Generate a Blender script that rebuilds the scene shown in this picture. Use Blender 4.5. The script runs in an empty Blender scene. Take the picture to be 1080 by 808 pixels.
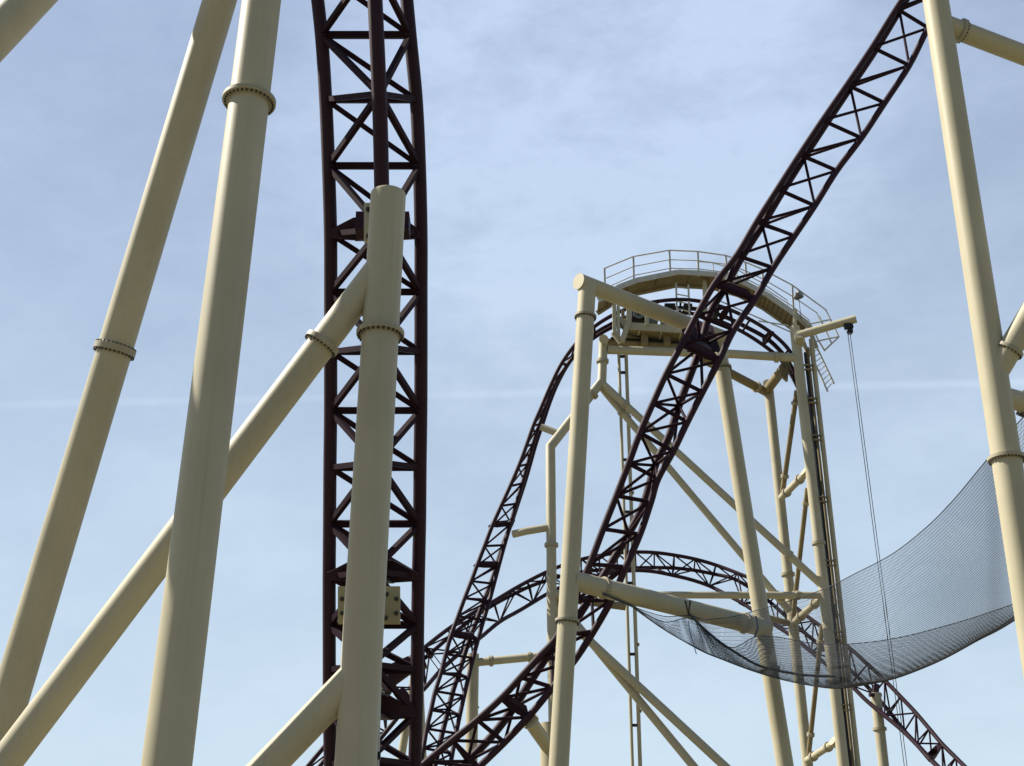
import bpy, math, random
from mathutils import Vector, Matrix, Quaternion
random.seed(7)
SC = bpy.context.scene
COL = SC.collection
V = Vector

# ------------------------------------------------------------------ camera
F = 1400.0                       # focal length in photo pixels (photo 1080 x 808)
PITCH = math.radians(24.35)
CAM = V((0.0, 0.0, 1.6))
cam = bpy.data.objects.new('camera', bpy.data.cameras.new('camera'))
COL.objects.link(cam)
cam.data.sensor_width = 36.0
cam.data.lens = 36.0 * F / 1080.0
cam.data.clip_start = 0.1
cam.data.clip_end = 5000.0
cam.location = CAM
cam.rotation_euler = (math.radians(90) + PITCH, 0, 0)
SC.camera = cam

# ------------------------------------------------------------------ sky, sun, exposure
SUN_EL = math.radians(46)
SUN_AZ = math.radians(-75)       # clockwise from +Y (the view direction): left, a little beyond
HAZE_LOW, HAZE_HIGH = 0.92, 0.52
HAZE_COL_LOW = (6.65, 8.2, 9.45, 1)
HAZE_COL_HIGH = (5.8, 7.1, 9.4, 1)
world = bpy.data.worlds.new('World')
SC.world = world
world.use_nodes = True
nt = world.node_tree
nt.nodes.clear()
N = nt.nodes.new
L = nt.links.new
out = N('ShaderNodeOutputWorld'); bg = N('ShaderNodeBackground')
sky = N('ShaderNodeTexSky'); sky.sky_type = 'NISHITA'; sky.sun_disc = False
sky.sun_elevation = SUN_EL; sky.sun_rotation = SUN_AZ
sky.air_density = 1.0; sky.dust_density = 0.8; sky.ozone_density = 2.4
tc = N('ShaderNodeTexCoord')
# thin cirrus veil: soft noise mixed over the clear sky, thicker low down and ahead of the camera
mp = N('ShaderNodeMapping'); mp.inputs['Rotation'].default_value = (0.25, 0.5, 0.35)
mp.inputs['Scale'].default_value = (1.4, 1.4, 2.4)
n1 = N('ShaderNodeTexNoise'); n1.inputs['Scale'].default_value = 2.6; n1.inputs['Detail'].default_value = 9
n1.inputs['Roughness'].default_value = 0.62; n1.inputs['Distortion'].default_value = 0.1
r1 = N('ShaderNodeMapRange'); r1.inputs['From Min'].default_value = 0.3; r1.inputs['From Max'].default_value = 0.72
r1.inputs['To Min'].default_value = -0.09; r1.inputs['To Max'].default_value = 0.07
L(tc.outputs['Generated'], mp.inputs['Vector']); L(mp.outputs['Vector'], n1.inputs['Vector'])
L(n1.outputs['Fac'], r1.inputs['Value'])
mp2 = N('ShaderNodeMapping'); mp2.inputs['Rotation'].default_value = (0.3, -0.35, 0.8)
mp2.inputs['Scale'].default_value = (1.8, 2.4, 3.6)
n2 = N('ShaderNodeTexNoise'); n2.inputs['Scale'].default_value = 5.0; n2.inputs['Detail'].default_value = 10
n2.inputs['Roughness'].default_value = 0.66; n2.inputs['Distortion'].default_value = 0.15
r2 = N('ShaderNodeMapRange'); r2.inputs['From Min'].default_value = 0.38; r2.inputs['From Max'].default_value = 0.8
r2.inputs['To Min'].default_value = 0.0; r2.inputs['To Max'].default_value = 0.17
L(tc.outputs['Generated'], mp2.inputs['Vector']); L(mp2.outputs['Vector'], n2.inputs['Vector'])
L(n2.outputs['Fac'], r2.inputs['Value'])
sx = N('ShaderNodeSeparateXYZ'); L(tc.outputs['Generated'], sx.inputs[0])
hz = N('ShaderNodeMapRange'); hz.inputs['From Min'].default_value = 0.12; hz.inputs['From Max'].default_value = 0.66
hz.inputs['To Min'].default_value = HAZE_LOW; hz.inputs['To Max'].default_value = HAZE_HIGH
L(sx.outputs['Z'], hz.inputs['Value'])
fw = N('ShaderNodeMapRange'); fw.interpolation_type = 'SMOOTHSTEP'
fw.inputs['From Min'].default_value = -0.3; fw.inputs['From Max'].default_value = 0.55
fw.inputs['To Min'].default_value = 0.0; fw.inputs['To Max'].default_value = 1.0
L(sx.outputs['Y'], fw.inputs['Value'])
hm = N('ShaderNodeMath'); hm.operation = 'MULTIPLY'; L(hz.outputs[0], hm.inputs[0]); L(fw.outputs[0], hm.inputs[1])
# old contrail: a band round a great circle, broken by noise
dot = N('ShaderNodeVectorMath'); dot.operation = 'DOT_PRODUCT'
e0 = math.radians(23.9)
dot.inputs[1].default_value = (-0.022, -math.sin(e0), math.cos(e0))
L(tc.outputs['Generated'], dot.inputs[0])
ab = N('ShaderNodeMath'); ab.operation = 'ABSOLUTE'; L(dot.outputs['Value'], ab.inputs[0])
r3 = N('ShaderNodeMapRange'); r3.interpolation_type = 'SMOOTHSTEP'
r3.inputs['From Min'].default_value = 0.0; r3.inputs['From Max'].default_value = 0.005
r3.inputs['To Min'].default_value = 0.22; r3.inputs['To Max'].default_value = 0.0
L(ab.outputs[0], r3.inputs['Value'])
mul = N('ShaderNodeMath'); mul.operation = 'MULTIPLY'
L(r3.outputs[0], mul.inputs[0]); L(n1.outputs['Fac'], mul.inputs[1])
ad0 = N('ShaderNodeMath'); ad0.operation = 'ADD'; L(hm.outputs[0], ad0.inputs[0]); L(r1.outputs[0], ad0.inputs[1])
ad = N('ShaderNodeMath'); ad.operation = 'ADD'; L(ad0.outputs[0], ad.inputs[0]); L(r2.outputs[0], ad.inputs[1])
# a brighter cirrus bank high up ahead
pd = N('ShaderNodeVectorMath'); pd.operation = 'DOT_PRODUCT'
pd.inputs[1].default_value = V((0.05, math.cos(math.radians(37)), math.sin(math.radians(37)))).normalized()
L(tc.outputs['Generated'], pd.inputs[0])
pr = N('ShaderNodeMapRange'); pr.interpolation_type = 'SMOOTHSTEP'
pr.inputs['From Min'].default_value = 0.955; pr.inputs['From Max'].default_value = 1.0; pr.inputs['To Max'].default_value = 0.62
L(pd.outputs['Value'], pr.inputs['Value'])
pm = N('ShaderNodeMath'); pm.operation = 'MULTIPLY'; L(pr.outputs[0], pm.inputs[0]); L(n2.outputs['Fac'], pm.inputs[1])
ad1 = N('ShaderNodeMath'); ad1.operation = 'ADD'; L(ad.outputs[0], ad1.inputs[0]); L(pm.outputs[0], ad1.inputs[1])
ad = ad1
ad2 = N('ShaderNodeMath'); ad2.operation = 'ADD'; ad2.use_clamp = True
L(ad.outputs[0], ad2.inputs[0]); L(mul.outputs[0], ad2.inputs[1])
mx = N('ShaderNodeMixRGB'); hc = N('ShaderNodeMixRGB'); hc.inputs['Color1'].default_value = HAZE_COL_LOW; hc.inputs['Color2'].default_value = HAZE_COL_HIGH
hr = N('ShaderNodeMapRange'); hr.inputs['From Min'].default_value = 0.12; hr.inputs['From Max'].default_value = 0.6
L(sx.outputs['Z'], hr.inputs['Value']); L(hr.outputs[0], hc.inputs['Fac']); L(hc.outputs['Color'], mx.inputs['Color2'])
L(ad2.outputs[0], mx.inputs['Fac']); L(sky.outputs['Color'], mx.inputs['Color1'])
L(mx.outputs['Color'], bg.inputs['Color'])
bg.inputs['Strength'].default_value = 0.060
L(bg.outputs['Background'], out.inputs['Surface'])

sun = bpy.data.objects.new('sun', bpy.data.lights.new('sun', 'SUN'))
COL.objects.link(sun)
sun.data.energy = 5.0; sun.data.angle = math.radians(0.5); sun.data.color = (1.0, 0.935, 0.81)
to_sun = V((math.sin(SUN_AZ) * math.cos(SUN_EL), math.cos(SUN_AZ) * math.cos(SUN_EL), math.sin(SUN_EL)))
sun.rotation_euler = (-to_sun).to_track_quat('-Z', 'Y').to_euler()
sun.location = to_sun * 60

SC.view_settings.view_transform = 'Standard'
SC.view_settings.look = 'None'
SC.view_settings.exposure = 0.68
SC.view_settings.gamma = 1.0
SC.view_settings.use_curve_mapping = False
SC.render.engine = 'CYCLES'

# ------------------------------------------------------------------ pixel <-> world helpers
FW = V((0, math.cos(PITCH), math.sin(PITCH)))
UP = V((0, -math.sin(PITCH), math.cos(PITCH)))
def P(px, py, Y):
    """point of the place at forward distance Y seen at photo pixel (px, py)"""
    d = V((1, 0, 0)) * ((px - 540) / F) + UP * ((404 - py) / F) + FW
    return CAM + d * (Y / d.y)
def rad(p, wpx):
    return 0.5 * wpx * (p - CAM).dot(FW) / F
def to_ground(a, b, z=0.0):
    """extend the line a -> b down to the ground"""
    t = (z - a.z) / (b.z - a.z)
    return a + (b - a) * t
def pt(p):
    return p.copy() if isinstance(p, Vector) else P(*p)

# ------------------------------------------------------------------ materials
def mat(name, col, rough=0.45, var=0.12, nscale=1.5, bump=0.0, spec=0.5, streak=0.0, dirt=(0.2, 0.17, 0.12), metallic=0.0, coat=0.0):
    m = bpy.data.materials.new(name); m.use_nodes = True
    t = m.node_tree; b = t.nodes['Principled BSDF']
    tcn = t.nodes.new('ShaderNodeTexCoord')
    nz = t.nodes.new('ShaderNodeTexNoise'); nz.inputs['Scale'].default_value = nscale; nz.inputs['Detail'].default_value = 6
    t.links.new(tcn.outputs['Object'], nz.inputs['Vector'])
    rp = t.nodes.new('ShaderNodeMapRange'); rp.inputs['From Min'].default_value = 0.3; rp.inputs['From Max'].default_value = 0.7
    rp.inputs['To Min'].default_value = 1 - var; rp.inputs['To Max'].default_value = 1 + var
    t.links.new(nz.outputs['Fac'], rp.inputs['Value'])
    vm = t.nodes.new('ShaderNodeVectorMath'); vm.operation = 'SCALE'; vm.inputs[0].default_value = col[:3]
    t.links.new(rp.outputs[0], vm.inputs['Scale'])
    src = vm.outputs[0]
    if streak > 0:
        mpn = t.nodes.new('ShaderNodeMapping'); mpn.inputs['Scale'].default_value = (12, 12, 0.28)
        t.links.new(tcn.outputs['Object'], mpn.inputs['Vector'])
        ns = t.nodes.new('ShaderNodeTexNoise'); ns.inputs['Scale'].default_value = 1.6; ns.inputs['Detail'].default_value = 5
        t.links.new(mpn.outputs[0], ns.inputs['Vector'])
        sr = t.nodes.new('ShaderNodeMapRange'); sr.inputs['From Min'].default_value = 0.52; sr.inputs['From Max'].default_value = 0.78
        sr.inputs['To Max'].default_value = streak
        t.links.new(ns.outputs['Fac'], sr.inputs['Value'])
        mxn = t.nodes.new('ShaderNodeMixRGB'); mxn.inputs['Color2'].default_value = (*dirt, 1)
        t.links.new(sr.outputs[0], mxn.inputs['Fac']); t.links.new(src, mxn.inputs['Color1'])
        src = mxn.outputs[0]
    t.links.new(src, b.inputs['Base Color'])
    rr = t.nodes.new('ShaderNodeMapRange'); rr.inputs['To Min'].default_value = max(0.05, rough - 0.08); rr.inputs['To Max'].default_value = rough + 0.08
    t.links.new(nz.outputs['Fac'], rr.inputs['Value']); t.links.new(rr.outputs[0], b.inputs['Roughness'])
    b.inputs['Specular IOR Level'].default_value = spec
    b.inputs['Metallic'].default_value = metallic
    b.inputs['Coat Weight'].default_value = coat
    if bump > 0:
        bp = t.nodes.new('ShaderNodeBump'); bp.inputs['Strength'].default_value = bump; bp.inputs['Distance'].default_value = 0.01
        nb = t.nodes.new('ShaderNodeTexNoise'); nb.inputs['Scale'].default_value = nscale * 12; nb.inputs['Detail'].default_value = 3
        t.links.new(tcn.outputs['Object'], nb.inputs['Vector'])
        t.links.new(nb.outputs['Fac'], bp.inputs['Height']); t.links.new(bp.outputs[0], b.inputs['Normal'])
    return m
M_CREAM = mat('cream_paint', (0.445, 0.402, 0.280), 0.54, 0.08, 0.9, 0.06, 0.28, 0.22, (0.27, 0.235, 0.155))
M_CREAM2 = mat('cream_paint_weathered', (0.42, 0.38, 0.262), 0.55, 0.10, 1.6, 0.06, 0.4, 0.30, (0.24, 0.20, 0.13))
M_PLATE = mat('cream_plate', (0.31, 0.27, 0.14), 0.5, 0.12, 3.0, 0.08, 0.4, 0.25, (0.25, 0.2, 0.1))
M_PURPLE = mat('aubergine_paint', (0.028, 0.0095, 0.018), 0.60, 0.18, 2.0, 0.05, 0.22, 0.10, (0.05, 0.03, 0.035))
M_PURPLE2 = mat('aubergine_brace_paint', (0.021, 0.0075, 0.014), 0.7, 0.2, 3.0, 0.05, 0.12)
M_STEEL = mat('galvanised_rail', (0.50, 0.49, 0.44), 0.5, 0.12, 4.0, 0.0, 0.5)
M_BOLT = mat('dark_bolt_steel', (0.03, 0.027, 0.024), 0.5, 0.2, 20.0, 0.0, 0.5)
M_BLACK = mat('black_rubber', (0.012, 0.012, 0.013), 0.6, 0.2, 4.0, 0.0, 0.4)
M_GREY = mat('grey_metal', (0.16, 0.165, 0.165), 0.5, 0.2, 6.0, 0.0, 0.5, metallic=0.3)
M_FLANGE = mat('flange_grey_cream', (0.36, 0.325, 0.235), 0.55, 0.12, 3.0, 0.06, 0.3, 0.35, (0.16, 0.13, 0.09))
M_NET = mat('net_cord', (0.07, 0.078, 0.095), 0.8, 0.2, 3.0, 0.0, 0.2)
M_ROPE = mat('wire_rope', (0.06, 0.06, 0.065), 0.6, 0.2, 3.0, 0.0, 0.4)
M_BROWN = mat('weathered_shaded_beige_steel', (0.215, 0.17, 0.09), 0.6, 0.2, 2.5, 0.05, 0.35, 0.35, (0.16, 0.11, 0.06))  # streaked beige steel; base colour darkened to imitate shade under catwalk and platform
M_BLUE = mat('blue_cord', (0.10, 0.16, 0.30), 0.7, 0.1, 5.0)

def ground_mat():
    m = bpy.data.materials.new('gravel_and_grass'); m.use_nodes = True
    t = m.node_tree; b = t.nodes['Principled BSDF']
    tcn = t.nodes.new('ShaderNodeTexCoord')
    a = t.nodes.new('ShaderNodeTexNoise'); a.inputs['Scale'].default_value = 0.05; a.inputs['Detail'].default_value = 8
    c = t.nodes.new('ShaderNodeTexNoise'); c.inputs['Scale'].default_value = 3.0; c.inputs['Detail'].default_value = 8
    t.links.new(tcn.outputs['Object'], a.inputs['Vector']); t.links.new(tcn.outputs['Object'], c.inputs['Vector'])
    r = t.nodes.new('ShaderNodeValToRGB')
    r.color_ramp.elements[0].position = 0.44; r.color_ramp.elements[0].color = (0.195, 0.165, 0.11, 1)
    r.color_ramp.elements[1].position = 0.56; r.color_ramp.elements[1].color = (0.09, 0.095, 0.035, 1)
    t.links.new(a.outputs['Fac'], r.inputs['Fac'])
    mxn = t.nodes.new('ShaderNodeMixRGB'); mxn.blend_type = 'OVERLAY'; mxn.inputs['Fac'].default_value = 0.5
    t.links.new(r.outputs['Color'], mxn.inputs['Color1']); t.links.new(c.outputs['Color'], mxn.inputs['Color2'])
    t.links.new(mxn.outputs['Color'], b.inputs['Base Color']); b.inputs['Roughness'].default_value = 0.95
    return m

# ------------------------------------------------------------------ mesh helpers
class MB:
    def __init__(self):
        self.v = []; self.f = []; self.s = []
    def ring(self, c, u, w, r, n):
        i0 = len(self.v)
        for k in range(n):
            a = 2 * math.pi * k / n
            self.v.append(c + u * (math.cos(a) * r) + w * (math.sin(a) * r))
        return i0
    def join(self, a, b, n, smooth=True):
        for k in range(n):
            k2 = (k + 1) % n
            self.f.append((a + k, a + k2, b + k2, b + k)); self.s.append(smooth)
    def cap(self, c, u, w, r, n, flip):
        i0 = self.ring(c, u, w, r, n)
        f = list(range(i0, i0 + n))
        self.f.append(tuple(reversed(f)) if flip else tuple(f)); self.s.append(False)
    def tube(self, pts, r, n=12, caps=True):
        pts = [p for i, p in enumerate(pts) if i == 0 or (p - pts[i - 1]).length > 1e-6]
        m = len(pts)
        rr = r if isinstance(r, (list, tuple)) else [r] * m
        ts = []
        for i in range(m):
            if i == 0: t = pts[1] - pts[0]
            elif i == m - 1: t = pts[-1] - pts[-2]
            else: t = (pts[i] - pts[i - 1]).normalized() + (pts[i + 1] - pts[i]).normalized()
            ts.append(t.normalized())
        ref = V((0, 0, 1)) if abs(ts[0].z) < 0.9 else V((0, 1, 0))
        u = (ref - ts[0] * ref.dot(ts[0])).normalized()
        prev = None; first = last = None
        for i in range(m):
            u = (u - ts[i] * u.dot(ts[i])).normalized()
            w = ts[i].cross(u)
            if 0 < i < m - 1:
                c = max(0.3, ts[i].dot((pts[i + 1] - pts[i]).normalized()))
                # mitre: widen the ring in the bend plane
                d1 = (pts[i] - pts[i - 1]).normalized(); d2 = (pts[i + 1] - pts[i]).normalized()
                bn = d2 - d1
                i0 = len(self.v)
                bnn = bn.normalized() if bn.length > 1e-5 else None
                for k in range(n):
                    a = 2 * math.pi * k / n
                    o = u * math.cos(a) + w * math.sin(a)
                    if bnn is not None: o = o + bnn * (o.dot(bnn) * (1 / c - 1))
                    self.v.append(pts[i] + o * rr[i])
            else:
                i0 = self.ring(pts[i], u, w, rr[i], n)
            if prev is not None: self.join(prev, i0, n)
            prev = i0
            if i == 0: first = (pts[0], u.copy(), w.copy(), rr[0])
            last = (pts[i], u.copy(), w.copy(), rr[i])
        if caps:
            self.cap(*first, n, True); self.cap(*last, n, False)
        return self
    def lathe(self, c, axis, prof, n=32, smooth=False):
        """closed ring profile [(r, h)] spun round the axis through c"""
        axis = axis.normalized()
        ref = V((0, 0, 1)) if abs(axis.z) < 0.9 else V((1, 0, 0))
        u = (ref - axis * ref.dot(axis)).normalized(); w = axis.cross(u)
        k = len(prof)
        for j in range(k):
            (ra, ha), (rb, hb) = prof[j], prof[(j + 1) % k]
            a = self.ring(c + axis * ha, u, w, ra, n)
            b = self.ring(c + axis * hb, u, w, rb, n)
            self.join(a, b, n, abs(rb - ra) < 1e-6)
        return self
    def box(self, c, x, y, z):
        """box from centre and three half-axis vectors"""
        i0 = len(self.v)
        for sx in (-1, 1):
            for sy in (-1, 1):
                for sz in (-1, 1):
                    self.v.append(c + x * sx + y * sy + z * sz)
        for q in ((0, 1, 3, 2), (4, 6, 7, 5), (0, 4, 5, 1), (2, 3, 7, 6), (0, 2, 6, 4), (1, 5, 7, 3)):
            self.f.append(tuple(i0 + k for k in q)); self.s.append(False)
        return self
    def bar(self, a, b, w, h, up=V((0, 0, 1))):
        """rectangular bar from a to b, width w across, height h along up"""
        d = (b - a); l = d.length; d = d.normalized()
        s = d.cross(up)
        if s.length < 1e-4: s = d.cross(V((0, 1, 0)))
        s.normalize(); t = s.cross(d).normalized()
        return self.box((a + b) / 2, d * (l / 2), s * (w / 2), t * (h / 2))
    def plate(self, pts, thick):
        """flat polygon plate with thickness"""
        nrm = (pts[1] - pts[0]).cross(pts[2] - pts[0]).normalized() * (thick / 2)
        n = len(pts); i0 = len(self.v)
        self.v += [p + nrm for p in pts] + [p - nrm for p in pts]
        self.f.append(tuple(i0 + k for k in range(n))); self.s.append(False)
        self.f.append(tuple(i0 + n + k for k in reversed(range(n)))); self.s.append(False)
        for k in range(n):
            k2 = (k + 1) % n
            self.f.append((i0 + k, i0 + n + k, i0 + n + k2, i0 + k2)); self.s.append(False)
        return self
    def build(self, name, material, parent=None, label=None):
        me = bpy.data.meshes.new(name)
        base = ORIGIN.get(parent.name, V((0, 0, 0))) if parent is not None else V((0, 0, 0))
        me.from_pydata([tuple(p - base) for p in self.v], [], self.f)
        me.polygons.foreach_set('use_smooth', self.s)
        me.materials.append(material)
        me.update()
        o = bpy.data.objects.new(name, me); COL.objects.link(o)
        if parent is not None: o.parent = parent; ORIGIN[o.name] = base
        if label: o['label'] = label
        return o
ORIGIN = {}

def thing(name, loc, label, cat, group=None):
    o = bpy.data.objects.new(name, None); COL.objects.link(o)
    o.location = loc; o.empty_display_size = 0.3
    ORIGIN[o.name] = V(loc)
    o['label'] = label; o['category'] = cat
    if group: o['group'] = group
    o['kind'] = 'thing'
    return o

def tube_part(name, parent, pts, wpx=None, r=None, m=None, n=28, label=None):
    pts = [pt(p) for p in pts]
    if r is None: r = rad(pts[0], wpx)
    b = MB().tube(pts, r, n)
    return b.build(name, m or M_CREAM, parent, label)

BOLT_MESH = {}
def flange(parent, c, axis, r, over=1.18, t=0.035, bolts=24, n=40, m=None, both=False):
    """bolted pair of ring plates round a tube"""
    axis = axis.normalized(); R = r * over
    if axis.z > 0: axis = -axis
    b = MB()
    ri = r * 0.99
    for s in (-1, 1):
        h0, h1 = (0.003, t) if s > 0 else (-t, -0.003)
        e = (R - ri) * 0.12
        b.lathe(c, axis, [(ri, h0), (R, h0), (R, h1 - (e if s > 0 else 0)) if s > 0 else (R, h1 + 0), (R - e, h1), (ri, h1)] if s > 0 else
                [(ri, h1), (R - e, h1), (R, h1 + e), (R, h0), (ri, h0)], n)
    # weld fillet where the plate meets the tube
    b.lathe(c, axis, [(r * 0.98, t), (r * 1.05, t), (r * 1.003, t + r * 0.10), (r * 0.98, t + r * 0.10)], n)
    b.lathe(c, axis, [(r * 0.98, -t), (r * 0.98, -t - r * 0.10), (r * 1.003, -t - r * 0.10), (r * 1.05, -t)], n)
    fl = b.build('flange', m or M_FLANGE, parent)
    if bolts:
        base = ORIGIN[fl.name]
        ref = V((0, 0, 1)) if abs(axis.z) < 0.9 else V((1, 0, 0))
        u = (ref - axis * ref.dot(axis)).normalized(); w = axis.cross(u)
        br = min((R - r) * 0.34, math.pi * r / bolts * 0.55)
        key = (round(br, 3), round(t, 3), both)
        if key not in BOLT_MESH:
            q = MB()
            q.tube([V((0, 0, (-t - br * 1.5) if both else 0)), V((0, 0, t + br * 1.8))], br, 6)
            me = bpy.data.meshes.new('bolt'); me.from_pydata([tuple(p) for p in q.v], [], q.f); me.materials.append(M_BOLT)
            BOLT_MESH[key] = me
        rm = (R + r * 1.05) / 2
        quat = axis.to_track_quat('Z', 'Y')
        for k in range(bolts):
            a = 2 * math.pi * (k + .5) / bolts
            o = bpy.data.objects.new('bolt', BOLT_MESH[key]); COL.objects.link(o)
            o.parent = fl
            o.location = c + (u * math.cos(a) + w * math.sin(a)) * rm - base
            o.rotation_mode = 'QUATERNION'; o.rotation_quaternion = quat
    return fl
def collar(parent, c, axis, r, over=1.2, t=0.05, m=None, n=28):
    """a far flange whose bolts are too small to see"""
    axis = axis.normalized(); R = r * over
    b = MB().lathe(c, axis, [(r * .99, -t), (R * .99, -t), (R, -t * .8), (R, -0.004), (R * .985, 0), (R, 0.004), (R, t * .8), (R * .99, t), (r * .99, t)], n)
    return b.build('flange', m or M_FLANGE, parent)

def cr(pts, sub=4):
    """Catmull-Rom samples through points"""
    o = []
    m = len(pts)
    for i in range(m - 1):
        p0 = pts[max(i - 1, 0)]; p1 = pts[i]; p2 = pts[i + 1]; p3 = pts[min(i + 2, m - 1)]
        for k in range(sub):
            t = k / sub
            o.append(0.5 * ((2 * p1) + (p2 - p0) * t + (2 * p0 - 5 * p1 + 4 * p2 - p3) * t * t + (3 * p1 - p0 - 3 * p2 + p3) * t ** 3))
    o.append(pts[-1].copy())
    return o

def on(a, b, y_px):
    """point of segment a-b seen at photo row y_px"""
    lo, hi = 0.0, 1.0
    def row(p):
        d = p - CAM
        return 404 - F * d.dot(UP) / d.dot(FW)
    ra, rb = row(a), row(b)
    for _ in range(50):
        t = (lo + hi) / 2
        rt = row(a + (b - a) * t)
        if (rt < y_px) == (ra < rb): lo = t
        else: hi = t
    return a + (b - a) * lo

# ------------------------------------------------------------------ ground
g = MB()
S = 2500.0
g.v += [V((-S, -S, 0)), V((S, -S, 0)), V((S, S, 0)), V((-S, S, 0))]; g.f.append((0, 1, 2, 3)); g.s.append(False)
go = g.build('ground', ground_mat()); go['kind'] = 'structure'

# ------------------------------------------------------------------ near left supports
GRP_COL = 'cream tubular supports of the coaster'
# the thickest column
a = P(276, 0, 12.35); b_ = P(175.7, 808, 12.25)
gr = to_ground(a, b_); top = a + (a - b_) * 0.75
r = rad((a + b_) / 2, 45.6)
t = thing('support_column', gr, 'thickest cream column, left, in front of the diagonal brace, one flange near its top', 'column', GRP_COL)
tube_part('shaft', t, [top, gr], r=r, n=56)
flange(t, on(a, b_, 107), a - b_, r, 1.34, 0.026, 32, 56)
q = MB().lathe(gr + V((0, 0, .04)), V((0, 0, 1)), [(r * .99, -.035), (r * 1.7, -.035), (r * 1.7, .02), (r * .99, .02)], 40); q.build('base_plate', M_CREAM, t)

# leaning leg left of it
a = P(231.8, 0, 14.4); b_ = P(63.8, 560, 15.9)
gr = to_ground(a, b_); top = a + (a - b_) * 0.5
r = rad((a + b_) / 2, 36.0)
t = thing('leaning_column', gr, 'leaning cream tube left of the thickest column, its double flange seen edge on', 'column', GRP_COL)
tube_part('shaft', t, [top, gr], r=r, n=56)
flange(t, on(a, b_, 369), a - b_, r, 1.19, 0.042, 28, 56, None, True)

# tube across the top left corner
a = P(95, -66, 14.6); b_ = P(-60, 96, 13.6)
a2 = P(160, -134, 15.0)
r = rad(P(20, 20, 14), 41)
t = thing('corner_tube', (b_ + (b_ - a) * 0.3), 'cream tube cutting across the upper left corner of the view', 'column', GRP_COL)
tube_part('shaft', t, [a2, a, b_, b_ + (b_ - a) * 2.2], r=r, n=56)

# column that carries the near track, with its two braces
ca = P(409.6, 204.5, 13.2); cb = P(375, 808, 13.2)
cgr = to_ground(ca, cb); rc = rad((ca + cb) / 2, 40.5)
t = thing('track_support', cgr, 'cream column with a flat closed top before the upright track, braced from its left', 'column', GRP_COL)
sh = MB()
axis = (ca - cb).normalized()
sh.tube([cgr, ca - axis * 0.03], rc, 56, caps=False)
sh.tube([ca - axis * 0.03, ca - axis * .008, ca], [rc, rc * .992, rc * .93], 56, caps=True)
sh.build('shaft', M_CREAM, t)
flange(t, on(ca, cb, 352), axis, rc, 1.30, 0.026, 26, 48)
# upper brace: stub, flange, long brace
p0 = on(ca, cb, 275); bl = P(-40, 864, 13.55); bdir = (bl - p0).normalized()
rb = rc * 0.80
tube_part('brace', t, [p0 + V((0, 0.02, 0)), p0 + bdir * 60 if False else bl + bdir * 2.2], r=rb, n=48)
pf = p0 + bdir * ((P(338, 361, 13.25) - p0).length)
flange(t, pf, bdir, rb, 1.26, 0.03, 24, 48)
# lower brace
p1 = on(ca, cb, 706); dl = P(258, 834, 13.35); ddir = (dl - p1).normalized()
tube_part('brace', t, [p1, dl + ddir * 1.0], r=rb * .98, n=48)
# arms reaching back from the column to the track brackets
for (row, pxs, pe, w) in ((238, 0, P(402, 240, 14.0), 20), (640, 0, P(391, 640, 15.95), 22)):
    s = on(ca, cb, row)
    tube_part('bracket_arm', t, [s, pe], wpx=w, n=28)
# cream clamp plates with bolts
def bolt_heads(parent, pts, r, d=V((0, -1, 0))):
    for p in pts:
        MB().tube([p, p + d * 0.03], r, 6).tube([p + d * 0.03, p + d * 0.06], r * .55, 6).build('bolt', M_BOLT, parent)
Yp = 13.62
pl = MB().plate([P(384, 215, Yp), P(424, 215, Yp), P(424, 255, Yp), P(384, 255, Yp)], 0.05).build('clamp_plate', M_CREAM, t)
bolt_heads(pl, [P(388.4, 221.5, Yp - .03), P(388.4, 250, Yp - .03)], 0.028)
Yp = 15.85
pl = MB().plate([P(356.6, 619, Yp), P(422, 619, Yp), P(422, 658, Yp), P(356.6, 658, Yp)], 0.06).build('clamp_plate', M_PLATE, t, 'yellowish square clamp plate with dark bolts')
bolt_heads(pl, [P(x, y, Yp - .03) for x, y in ((361, 632), (361, 647), (408, 627), (418, 632), (418, 647), (407, 652))], 0.027)
# slim conduit up the right side of the column
p2 = P(402.5, 640, 13.45); p3 = P(397.6, 830, 13.45)
tube_part('conduit', t, [p2, p3], wpx=3.6, n=10, m=M_STEEL)
MB().box(P(397.5, 797, 13.33), V((.035, 0, 0)), V((0, .03, 0)), V((0, 0, .035))).build('conduit_clip', M_BLACK, t)

# ------------------------------------------------------------------ right foreground column
a = P(987, 0, 20); b_ = P(1048.6, 400, 20)
gr = to_ground(a, b_); top = a + (a - b_) * .6; r = rad(b_, 30)
t = thing('corner_support', gr, 'tall cream column near the right edge, joined by three tubes, in front of the net', 'column', GRP_COL)
tube_part('shaft', t, [top, gr], r=r, n=56)
flange(t, on(a, b_ + (b_ - a), 484), a - b_, r, 1.26, 0.03, 30, 48)
ax = on(a, b_, 24)
e = P(1090, 62, 20.6); d = (e - ax).normalized(); r2 = rad(P(1013, 27, 20.2), 21)
tube_part('brace', t, [ax, ax + d * 4], r=r2, n=40); flange(t, ax + d * (P(1013.5, 26.5, 20.13) - ax).dot(d), d, r2, 1.24, 0.03, 20, 40)
fx = on(a, b_ + (b_ - a), 397)
e = P(1095, 318, 19.6); d = (e - fx).normalized(); r2 = rad(fx, 25)
tube_part('brace', t, [fx, fx + d * 5], r=r2, n=40); flange(t, fx + d * (P(1068, 370, 19.8) - fx).length, d, r2, 1.2, 0.03, 20, 40)
gx = on(a, b_ + (b_ - a), 417); e = P(1095, 428, 20.6); d = (e - gx).normalized(); r2 = rad(gx, 22)
tube_part('brace', t, [gx, gx + d * 5], r=r2, n=40); flange(t, gx + d * .75, d, r2, 1.2, 0.03, 18, 40)

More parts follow.
